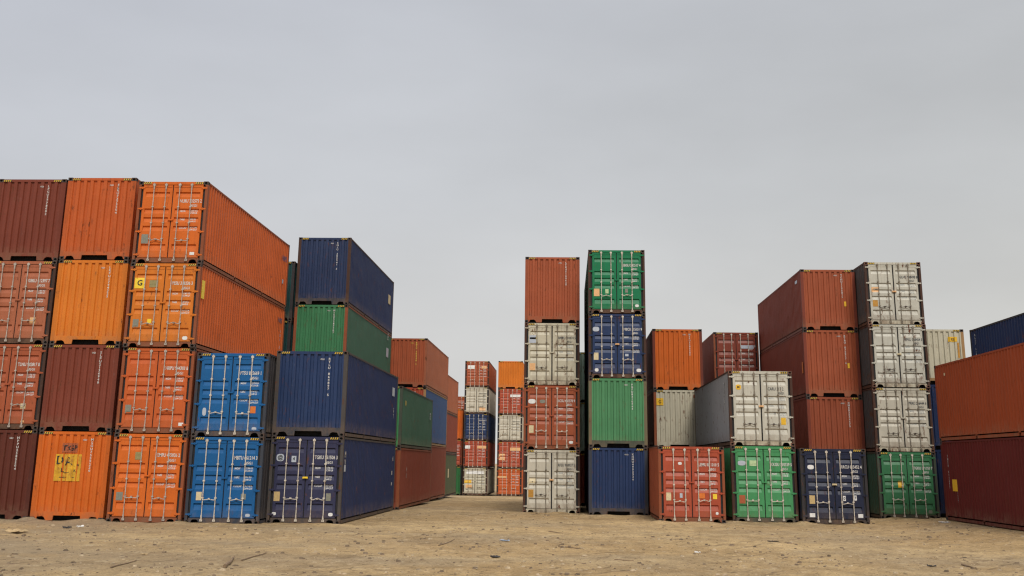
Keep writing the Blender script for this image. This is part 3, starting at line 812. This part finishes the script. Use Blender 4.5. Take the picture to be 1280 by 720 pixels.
stack(-10.40, 66.2, -.14, [
    (3.10, 'end', 'oxide', 'f_rust', 'dark red container on the ground on the lane, under the steel blue one', {'side_marks': [(1, 1.5, 2.3, '45G1', .3, 'ink_faint', 1)], 'side': 'brown_red'}),
    (3.12, 'end', 'vermilion', 'f_tan', 'container with steel blue long side and tan corner post, below the brick red one', {'side': 'steel_blue'}),
    (2.74, 'end', 'brick', 'f_rust', 'brick red container with closed end, on top of the steel blue one', {'rust': .2, 'ink': 'ink_yellow', 'side': 'rose'}),
], group=FL_)
stack(-10.85, 78.8, -.34, [
    (2.92, 'end', 'olive', 'f_dark', 'olive green container on the ground at the far end of the left row', {'side_marks': [(1, 6, 1.6, None, (.7, .6), 'p_cream', 0)]}),
    (2.80, 'end', 'oxide', 'f_dark', 'dark brown-red container over the olive one at the far end of the left row'),
    (2.62, 'end', 'rose', 'f_rust', 'faded rose container on top at the far end of the left row'),
], group=FL_)
# --- far end of the lane
stack(-12.95, 119.5, -1.15, [
    (2.75, 'end', 'leaf_green', 'f_dark', 'green container on the ground far off, left of the cream doors'),
    (2.60, 'doors', 'vermilion', 'f_rust', 'red container with doors far off, on the small green one'),
    (3.00, 'end', 'orange', 'f_rust', 'orange container far off, left of the blue and white doors'),
], group=FB_)
stack(-13.9, 134, -1.15, [
    (2.6, 'doors', 'brick', 'f_rust', 'brick red container at the very back, foot of its stack'),
    (2.6, 'doors', 'grey', 'f_rust', 'grey container at the very back, second of its stack'),
    (2.6, 'doors', 'brick', 'f_rust', 'brick red container at the very back, third of its stack'),
    (2.6, 'doors', 'brick', 'f_grey', 'brick red container with doors showing above the far orange one'),
], group=FB_)
far = dict(bars='pale')
stack(-10.28, 118, -1.10, [
    (2.60, 'doors', 'cream', 'f_brown', 'dirty cream container with doors on the ground, foot of the far left stack', {'bars': 'dirty', 'ink': 'ink_dark', 'rust': .8, 'marks': [(-.7, 1.4, .7, .3, 'p_yellow'), (-.6, .9, .6, .3, 'p_faded_orange'), (.0, 2.3, 1.7, .3, 'p_white')]}),
    (2.60, 'doors', 'vermilion', 'f_brown', 'red container with doors between the cream and blue ones in the far left stack', {**far, 'marks': [(-.8, 2.1, .5, .3, 'p_white'), (.6, 2.1, .9, .25, 'p_faded_orange')]}),
    (2.60, 'doors', 'royal', 'f_dark', 'blue container with doors in the middle of the far left stack', {**far}),
    (2.60, 'doors', 'white', 'f_dark', 'white container with doors, second from the top of the far left stack', {'bars': 'dirty', 'ink': 'ink_dark', 'rust': .5, 'marks': [(.6, .5, .6, .3, 'p_faded_orange')]}),
    (2.60, 'doors', 'brick', 'f_brown', 'dark red container with doors, topmost of the far left stack', {**far, 'marks': [(-.6, 2.1, .7, .35, 'p_white'), (.7, 2.1, .5, .25, 'p_faded_orange')]}),
], group=FB_)
stack(-6.86, 117, -1.10, [
    (2.56, 'doors', 'orange_red', 'f_brown', 'orange-red container with doors on the ground, foot of the far right stack', {**far, 'marks': [(-.7, 1.9, .9, .2, 'p_faded_orange')]}),
    (2.56, 'doors', 'vermilion', 'f_brown', 'red container with an orange patch on its left door, in the far right stack', {**far, 'marks': [(-.75, 1.2, .6, .6, 'p_faded_orange'), (.55, 2.0, 1.0, .3, 'p_faded_orange')]}),
    (2.56, 'doors', 'white', 'f_dark', 'white container with doors in the middle of the far right stack', {'bars': 'dirty', 'ink': 'ink_dark', 'rust': .6}),
    (2.56, 'doors', 'vermilion', 'f_brown', 'red container with doors under the far orange one', {**far, 'marks': [(.5, 2.0, 1.0, .25, 'p_white')]}),
    (2.70, 'end', 'orange_yellow', 'f_rust', 'light orange container on top of the far right stack', {'rust': .15, 'end_no': False}),
], group=FB_)
# --- right rows, middle line
wd = dict(bars='dirty', ink='ink_dark', rust=.85, casting='casting_rust', sill='cream')
stack(-1.89, 51.5, -.02, [
    (2.62, 'doors', 'white', 'f_brown', 'white container with dark yellow placard and rusty foot, on the ground beside the lane',
     {**wd, 'latch': 'p_faded_orange', 'marks': [(-.88, .84, .22, .32, 'p_amber'), (-.82, 1.36, .34, .26, 'p_cream', [('o', .10, 0, -.03)])]}),
    (2.73, 'doors', 'brick', 'f_rust', 'brick red container with doors between two white ones',
     {'bars': 'pale', 'rust': .3, 'marks': [(-.86, 2.05, .32, .20, 'p_white', None, True), (-.40, 2.05, .24, .16, 'p_grey', None, True), (-.88, .86, .20, .32, 'p_cream'), (.84, .32, .18, .12, 'p_white', None, True)]}),
    (2.71, 'doors', 'cream', 'f_brown', 'dirty off-white container with doors under the red closed end',
     {**wd, 'marks': [(-.86, 2.02, .30, .34, 'p_silver'), (-.84, 2.06, .28, .08, 'p_bright'), (-.86, .80, .26, .30, 'p_faded_orange')]}),
    (2.95, 'end', 'brick', 'f_rust', 'brick red container with closed end, topmost right beside the lane', {'rust': .3, 'sill': 'brick'}),
], group=FR_)
stack(-1.22, 64.6, -.12, [
    (2.7, 'end', 'oxide', 'f_dark', 'dark red container hidden behind the rusty white doors on the ground'),
    (2.7, 'end', 'mint', 'f_dark', 'pale green container second from the ground behind the brick red doors'),
    (2.7, 'end', 'mint', 'f_dark', 'pale green container showing as a sliver behind the off-white doors'),
], group=FR_)
stack(.90, 49.8, 0, [
    (2.70, 'end', 'royal', 'f_slate', 'navy blue container with closed end on the ground, left of the red doors', {'rust': .15, 'sill': 'f_slate', 'side': 'midnight'}),  # this stack's darker side paints put the left faces' shade into the colour
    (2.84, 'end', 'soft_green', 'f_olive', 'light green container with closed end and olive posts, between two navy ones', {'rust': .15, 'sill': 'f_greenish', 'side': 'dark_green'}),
    (2.72, 'doors', 'royal', 'f_brown', 'navy blue container with doors under the emerald green one',
     {'bars': 'pale', 'rust': .3, 'latch': 'p_faded_orange', 'side': 'midnight', 'marks': [(-.90, 2.08, .28, .20, 'p_silver', None, True), (-.90, .92, .20, .30, 'p_cream'), (-.88, .34, .16, .14, 'p_white', None, True), (.90, .34, .20, .14, 'p_white', None, True), (.40, .98, .14, .10, 'p_silver')]}),
    (2.76, 'doors', 'emerald', 'f_brown', 'emerald green container with doors, topmost of the tallest stack right of the lane',
     {'bars': 'pale', 'rust': .2, 'side': 'dark_green', 'marks': [(-.86, .90, .24, .32, 'p_faded_orange'), (.86, .34, .16, .12, 'p_white', None, True), (-.42, .95, .14, .18, 'p_pale_green'), (.42, .98, .12, .16, 'p_grey')]}),
], group=FR_)
# --- right rows, front line
stack(3.39, 44.8, 0, [
    (2.72, 'doors', 'vermilion', 'f_rust', 'bright red container with doors on the ground, left of the bright green one',
     {'bars': 'pale', 'rust': .45, 'side': 'brick', 'marks': [(-.42, 2.12, .14, .10, 'p_white', None, True), (-.86, .92, .18, .28, 'p_cream'), (-.40, .96, .10, .16, 'p_silver'), (.36, .96, .22, .18, 'p_orange'), (.84, .94, .15, .18, 'p_bright'), (.90, .34, .10, .10, 'p_white', None, True)]}),
], group=FR_)
stack(6.18, 45.6, 0, [
    (2.78, 'doors', 'bright_green', 'f_brown', 'bright green container with doors on the ground under the white one',
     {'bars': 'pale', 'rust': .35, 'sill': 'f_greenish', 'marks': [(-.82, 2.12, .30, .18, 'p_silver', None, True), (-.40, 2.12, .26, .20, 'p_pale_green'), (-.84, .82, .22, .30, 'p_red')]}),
    (2.80, 'doors', 'white_grey', 'f_brown', 'white container with a round orange sticker and grey side, on the bright green one',
     {**wd, 'rust': .6, 'latch': 'p_faded_orange', 'side': 'grey', 'number': 'CARU 317 2', 'marks': [(-.84, 2.14, .20, .20, 'p_yellow', [('M', .12, 0, -.04)], True), (.82, .90, .18, .26, 'p_yellow')],
      'side_marks': [(-1, 1.3, 2.5, '72G1', .30, 'ink_white', 1)]}),
], group=FR_)
stack(8.70, 45.2, 0, [
    (2.71, 'doors', 'midnight', 'f_dark', 'dark navy container with doors on the ground, right of the bright green one',
     {'bars': 'pale', 'rust': .15, 'latch': 'p_cream', 'marks': [(-.84, 2.06, .24, .16, 'p_white', None, True), (-.84, .88, .20, .30, 'p_tan'), (-.86, .32, .20, .14, 'p_white'), (.90, .32, .18, .13, 'p_white'), (.34, .94, .10, .18, 'p_white', [('0', .14, 0, -.05)]), (.74, .96, .10, .18, 'p_white', [('7', .14, 0, -.05)])]}),
], L=6.058, group=FR_)
# --- right rows, behind
stack(4.21, 57.95, -.06, [
    (2.88, 'end', 'oxide', 'f_rust', 'dark red container hidden behind the bright red doors'),
    (2.76, 'end', 'cream', 'f_rust', 'cream container with closed end, orange posts and a yellow sticker, under the orange one',
     {'rust': .6, 'side': 'brown_red', 'end_no': False, 'marks': [(-.92, 2.18, .34, .34, 'p_yellow', [('G', .2, 0, -.07)]), (.86, 2.46, .3, .16, 'p_red')]}),
    (2.96, 'end', 'orange', 'f_rust', 'orange container with closed end on the cream one, beside the tall navy and green stack', {'rust': .15, 'sill': 'orange', 'side': 'brown_red'}),
], group=FR_)
stack(8.02, 64.5, -.12, [
    (3.05, 'end', 'oxide', 'f_rust', 'dark red container hidden behind the white doors with the orange sticker'),
    (3.08, 'end', 'oxide', 'f_rust', 'dark red container second from the ground behind the white doors'),
    (3.12, 'doors', 'oxide', 'f_rust', 'dark red container with doors set back, between the orange end and the tall red stack',
     {'bars': 'pale', 'side': 'brown_red', 'marks': [(.60, 2.05, .7, .18, 'p_silver')]}),
], group=FR_)
stack(10.57, 52.8, -.02, [
    (2.53, 'end', 'brick', 'f_rust', 'brick red container hidden behind the dark navy doors'),
    (2.53, 'end', 'brown_orange', 'f_rust', 'brownish red container of the tall red stack, just over the dark navy doors', {'side': 'oxide', 'sill': 'brick'}),  # darker red sides in this stack: shade of the left faces, painted in
    (2.94, 'end', 'brick', 'f_rust', 'brick red container with a yellow mark, middle of the tall red stack', {'side': 'oxide', 'sill': 'brick', 'rust': .25, 'side_marks': [(-1, .5, 1.3, None, (.26, .5), 'p_orange', 0)], 'marks': [(.72, 1.28, .10, .22, 'p_yellow')]}),
    (2.73, 'end', 'brick', 'f_rust', 'brick red container topmost of the tall red stack', {'side': 'oxide', 'sill': 'brick', 'rust': .25, 'side_marks': [(-1, 1.1, 2.3, None, (.5, .14), 'p_silver', 0)], 'marks': [(.72, 1.18, .10, .22, 'p_yellow')]}),
], group=FR_)
stack(13.04, 51.1, 0, [
    (2.70, 'doors', 'green', 'f_greenish', 'green container with a yellow placard on its door, on the ground under three white ones',
     {'bars': 'pale', 'rust': .3, 'side': 'dark_green', 'marks': [(-.30, 1.42, .22, .28, 'p_yellow', None, False), (.84, .30, .16, .14, 'p_grey', None, True)]}),
    (2.66, 'doors', 'white', 'f_brown', 'white container with doors on the green one, lowest of three white ones', {**wd, 'side': 'f_grey'}),
    (2.69, 'doors', 'white_grey', 'f_brown', 'white container with doors, middle of three white ones stacked at the right', {**wd, 'side': 'f_grey', 'latch': 'p_cream'}),
    (2.73, 'doors', 'white_grey', 'f_brown', 'white container with yellow placards, topmost of three white ones at the right',
     {**wd, 'latch': 'p_faded_orange', 'side': 'f_grey', 'marks': [(-.80, 1.52, .34, .22, 'p_faded_orange', [('~', .2, .05, -.05)]), (-.84, .92, .22, .28, 'p_amber')], 'side_marks': [(-1, 2.5, 2.0, '4G1', .3, 'ink_dark', 0)]}),
], group=FR_)
stack(15.72, 54.3, -.03, [
    (2.90, 'end', 'deep_blue', 'f_dark', 'navy container on the ground, seen as a strip left of the dark red side'),
    (2.86, 'end', 'deep_blue', 'f_dark', 'navy container under the pale one, seen as a strip left of the orange side'),
    (2.50, 'end', 'cream', 'f_tan', 'pale cream container with tan posts and closed end, right of the three white ones',
     {'rust': .3, 'sill': 'f_tan', 'end_no': False, 'marks': [(.70, 2.25, .40, .22, 'p_yellow', [('E5', .16, 0, -.06)]), (.94, 1.7, .10, .7, 'p_amber')]}),
], group=FR_)
# --- the wall of long sides at the right edge
stack(14.30, 46.5 - 12.192, .17, [
    (2.88, 'end', 'wine', 'f_brown', 'wine red container with its long side in view, on the ground at the right edge',
     {'side': 'wine', 'rust': .15, 'side_marks': [(-1, -.75, 2.40, 'FMSU 412077', .12, 'ink_white', 1), (-1, -1.35, 1.28, None, (.55, .42), 'p_yellow', 0), (-1, -1.6, 1.05, '70UM2', .085, 'ink_faint', 1)]}),
    (2.86, 'end', 'rust_orange', 'f_brown', 'rusty orange-red container with its long side in view, resting on the wine red one', {'side': 'rust_orange', 'rust': .15, 'side_marks': [(-1, -1.2, 2.45, None, (.14, .10), 'p_cream', 0)]}),
], group=FR_, jitter=0)
stack(16.78, 49.5 - 12.192, .17, [
    (2.49, 'end', 'deep_blue', 'f_dark', 'blue container hidden on the ground behind the wine red one'),
    (2.49, 'end', 'deep_blue', 'f_dark', 'blue container hidden behind the rusty orange one'),
    (2.49, 'end', 'deep_blue', 'f_dark', 'dark blue container showing above the rusty orange one at the right edge', {'side_marks': [(-1, -.6, 2.3, 'NCSU 6107', .12, 'ink_white', 1)]}),
], group=FR_, jitter=0)

# ------------------------------------------------------------------ loose things on the ground
rng = random.Random(5)
def stone(b, x, y, z, r, rng, flat=.5):
    i = len(b.v); n = 6; yaw = rng.uniform(0, 6.28)
    ax, ay = rng.uniform(.7, 1.5), rng.uniform(.7, 1.1)
    def P(a, rr, zz):
        u, v = math.cos(a) * rr * ax, math.sin(a) * rr * ay
        return (x + u * math.cos(yaw) - v * math.sin(yaw), y + u * math.sin(yaw) + v * math.cos(yaw), z + zz)
    for k in range(n): b.v.append(P(6.283 * k / n, r * rng.uniform(.8, 1.15), -r * .15))
    for k in range(n): b.v.append(P(6.283 * k / n + .3, r * rng.uniform(.5, .8), r * flat * rng.uniform(.7, 1)))
    for k in range(n): b.face((i + k, i + (k + 1) % n, i + n + (k + 1) % n, i + n + k))
    b.face([i + n + k for k in range(n)])
M['stone_pale'] = plain_mat('stone_pale', (0.40, 0.31, 0.20), .9, 0, .35, 3)
M['stone_dark'] = plain_mat('stone_dark', (0.17, 0.12, 0.075), .9, 0, .4, 3)
for nm, cnt, mt, lab in (('gravel', 2600, 'stone_pale', 'pale'), ('gravel', 6000, 'stone_dark', 'dark')):
    b = MB()
    for _ in range(cnt):
        y = 16 + (rng.random() ** 1.2) * 36
        x = rng.uniform(-.52, .52) * y - .0 * y
        if y > 37.2 and x < -7.2: continue
        if y > 43.5 and 3.0 < x < 11.4: continue
        if x > 14 and y > 33: continue
        r = .012 + rng.random() ** 5 * .055
        cl = noise.noise(Vector((x * .3, y * .3, 2)))
        if cl < -.12 and rng.random() < .7: continue
        stone(b, x, y, ground_z(x, y) + noise.noise(Vector((x, y, 0)) * .22) * .035 + noise.noise(Vector((x, y, 0)) * .8 + Vector((7, 3, 1))) * .018 - .008, r, rng)
    o = link(nm, b.mesh(nm), [mt]); o['kind'] = 'stuff'
    o['label'] = 'loose %s stones scattered over the packed dirt' % lab; o['category'] = 'gravel'

def gz(x, y):
    v = Vector((x, y, 0))
    n = 1 if (y <= 37 or -7.2 < x < -1.2) else .35
    return ground_z(x, y) - .012 + n * (noise.noise(v * .22) * .035 + noise.noise(v * .8 + Vector((7, 3, 1))) * .018 + noise.noise(v * 2.6) * .010)

def to_ground(px, py):
    """ground point seen at a pixel of the 1280 px photograph, used once to find where the small things lie"""
    X = (px - 640) / F_PX; Y = -(py - CY_PX) / F_PX
    d = r1 * X + u1 * Y + fwd
    s = -CAM_Z / d.z
    return d.x * s, d.y * s

M['wood'] = plain_mat('weathered_wood', (0.21, 0.14, 0.08), .85, 0, .35, 4)
M['card'] = plain_mat('cardboard', (0.38, 0.27, 0.14), .85, 0, .3, 5)
M['scrap_white'] = plain_mat('pale_plastic', (0.66, 0.64, 0.60), .6, 0, .2, 5)
M['scrap_dark'] = plain_mat('dark_rubber', (0.035, 0.03, 0.028), .8, 0, .3, 5)
M['scrap_blue'] = plain_mat('blue_plastic', (0.30, 0.36, 0.46), .6, 0, .2, 5)

def stick(p0, p1, r, label):
    (x0, y0), (x1, y1) = to_ground(*p0), to_ground(*p1)
    b = MB(); n = 7; pts = []
    for k in range(n + 1):
        t_ = k / n; x = x0 + (x1 - x0) * t_; y = y0 + (y1 - y0) * t_ + math.sin(t_ * 5 + x0) * .05
        pts.append(Vector((x, y, gz(x, y) + r * .7)))
    o0 = pts[0].copy()
    for k in range(n): b.tube(pts[k] - o0, pts[k + 1] - o0, .75 * r * (1 - .5 * k / n), .75 * r * (1 - .5 * (k + 1) / n), 6)
    o = link('stick', b.mesh('stick'), ['wood'], None, o0); o['label'] = label; o['category'] = 'stick'; o['group'] = 'sticks lying on the dirt'
stick((281, 710), (293, 698), .05, 'short thick wooden stick on the dirt, lower left')
stick((302, 701), (334, 692), .022, 'thin stick right of the short thick one, lower left of the yard')
stick((139, 710), (170, 700), .02, 'thin stick lying on the dirt in front of the orange doors')
stick((548, 682), (568, 675), .02, 'thin twig in the middle of the lane mouth')
stick((698, 682), (730, 686), .018, 'long twig in front of the white doors with the rusty foot')
stick((768, 699), (792, 700), .016, 'thin twig at the bottom of the picture right of its centre')
stick((1203, 706), (1222, 711), .03, 'dark stick at the lower right corner of the yard')
stick((686, 664), (700, 666), .02, 'little twig just in front of the white doors')

def scrap(px, py, w, d, h, mt, name, label, seed_):
    """crumpled sheet: a thin closed slab with lifted, bent edges"""
    x, y = to_ground(px, py); rg = random.Random(seed_); b = MB(); n = 7
    top = []; bot = []
    for j in range(n + 1):
        for i in range(n + 1):
            u, v = i / n - .5, j / n - .5
            k = 1 - .25 * noise.noise(Vector((u * 3, v * 3, seed_)))
            zz = h * abs(noise.noise(Vector((u * 4 + seed_, v * 4, 1)))) * 1.6 + h * .8 * (abs(u) ** 2 + abs(v) ** 2)
            top.append(b.vert((u * w * k * .6, v * d * k * .7, zz * .5 + .02)))
    for j in range(n + 1):
        for i in range(n + 1):
            q = b.v[top[j * (n + 1) + i]]; bot.append(b.vert((q[0], q[1], q[2] - .012)))
    for j in range(n):
        for i in range(n):
            a = j * (n + 1) + i
            b.face((top[a], top[a + 1], top[a + n + 2], top[a + n + 1])); b.face((bot[a], bot[a + n + 1], bot[a + n + 2], bot[a + 1]))
    for k in range(n):
        for a, c_ in ((k, k + 1), (n * (n + 1) + k, n * (n + 1) + k + 1), (k * (n + 1), (k + 1) * (n + 1)), (k * (n + 1) + n, (k + 1) * (n + 1) + n)):
            b.face((top[a], top[c_], bot[c_], bot[a]))
    o = link(name, b.mesh(name), [mt], None, (x, y, gz(x, y) - .005)); o.rotation_euler[2] = rg.uniform(0, 3)
    o['label'] = label; o['category'] = 'litter'
scrap(22, 666, .65, .8, .20, 'card', 'cardboard_scrap', 'crumpled tan cardboard on the dirt at the far left', 2)
scrap(84, 660, .34, .4, .12, 'scrap_dark', 'rubber_scrap', 'dark scrap with a pale edge in front of the orange container with the yellow notice', 4)
scrap(100, 658, .20, .3, .08, 'scrap_white', 'plastic_scrap', 'small pale scrap by the foot of the orange containers at the left', 5)
scrap(1181, 659, .45, .5, .05, 'scrap_white', 'plastic_scrap', 'white plastic scrap in front of the dark red wall of containers', 7)
scrap(966, 677, .20, .4, .04, 'scrap_dark', 'rubber_scrap', 'dark flat scrap in front of the bright green doors', 9)
scrap(1165, 708, .17, .25, .06, 'scrap_dark', 'rubber_scrap', 'dark lump on the dirt at the lower right', 11)
scrap(631, 676, .24, .4, .05, 'scrap_blue', 'plastic_scrap', 'bluish plastic scrap in the mouth of the lane', 13)
scrap(619, 696, .28, .35, .04, 'scrap_dark', 'rubber_scrap', 'dark flat scrap near the bottom centre of the picture', 14)
scrap(1243, 665, .14, .2, .05, 'scrap_white', 'plastic_scrap', 'tiny white scrap by the right edge under the wine red side', 15)
scrap(180, 693, .14, .2, .05, 'card', 'cardboard_scrap', 'small tan scrap on the dirt in front of the orange doors', 16)
scrap(872, 690, .12, .2, .06, 'scrap_white', 'plastic_scrap', 'small pale lump on the dirt in front of the bright red doors', 17)
scrap(770, 668, .3, .3, .04, 'card', 'cardboard_scrap', 'flat tan scrap in front of the navy closed end', 18)
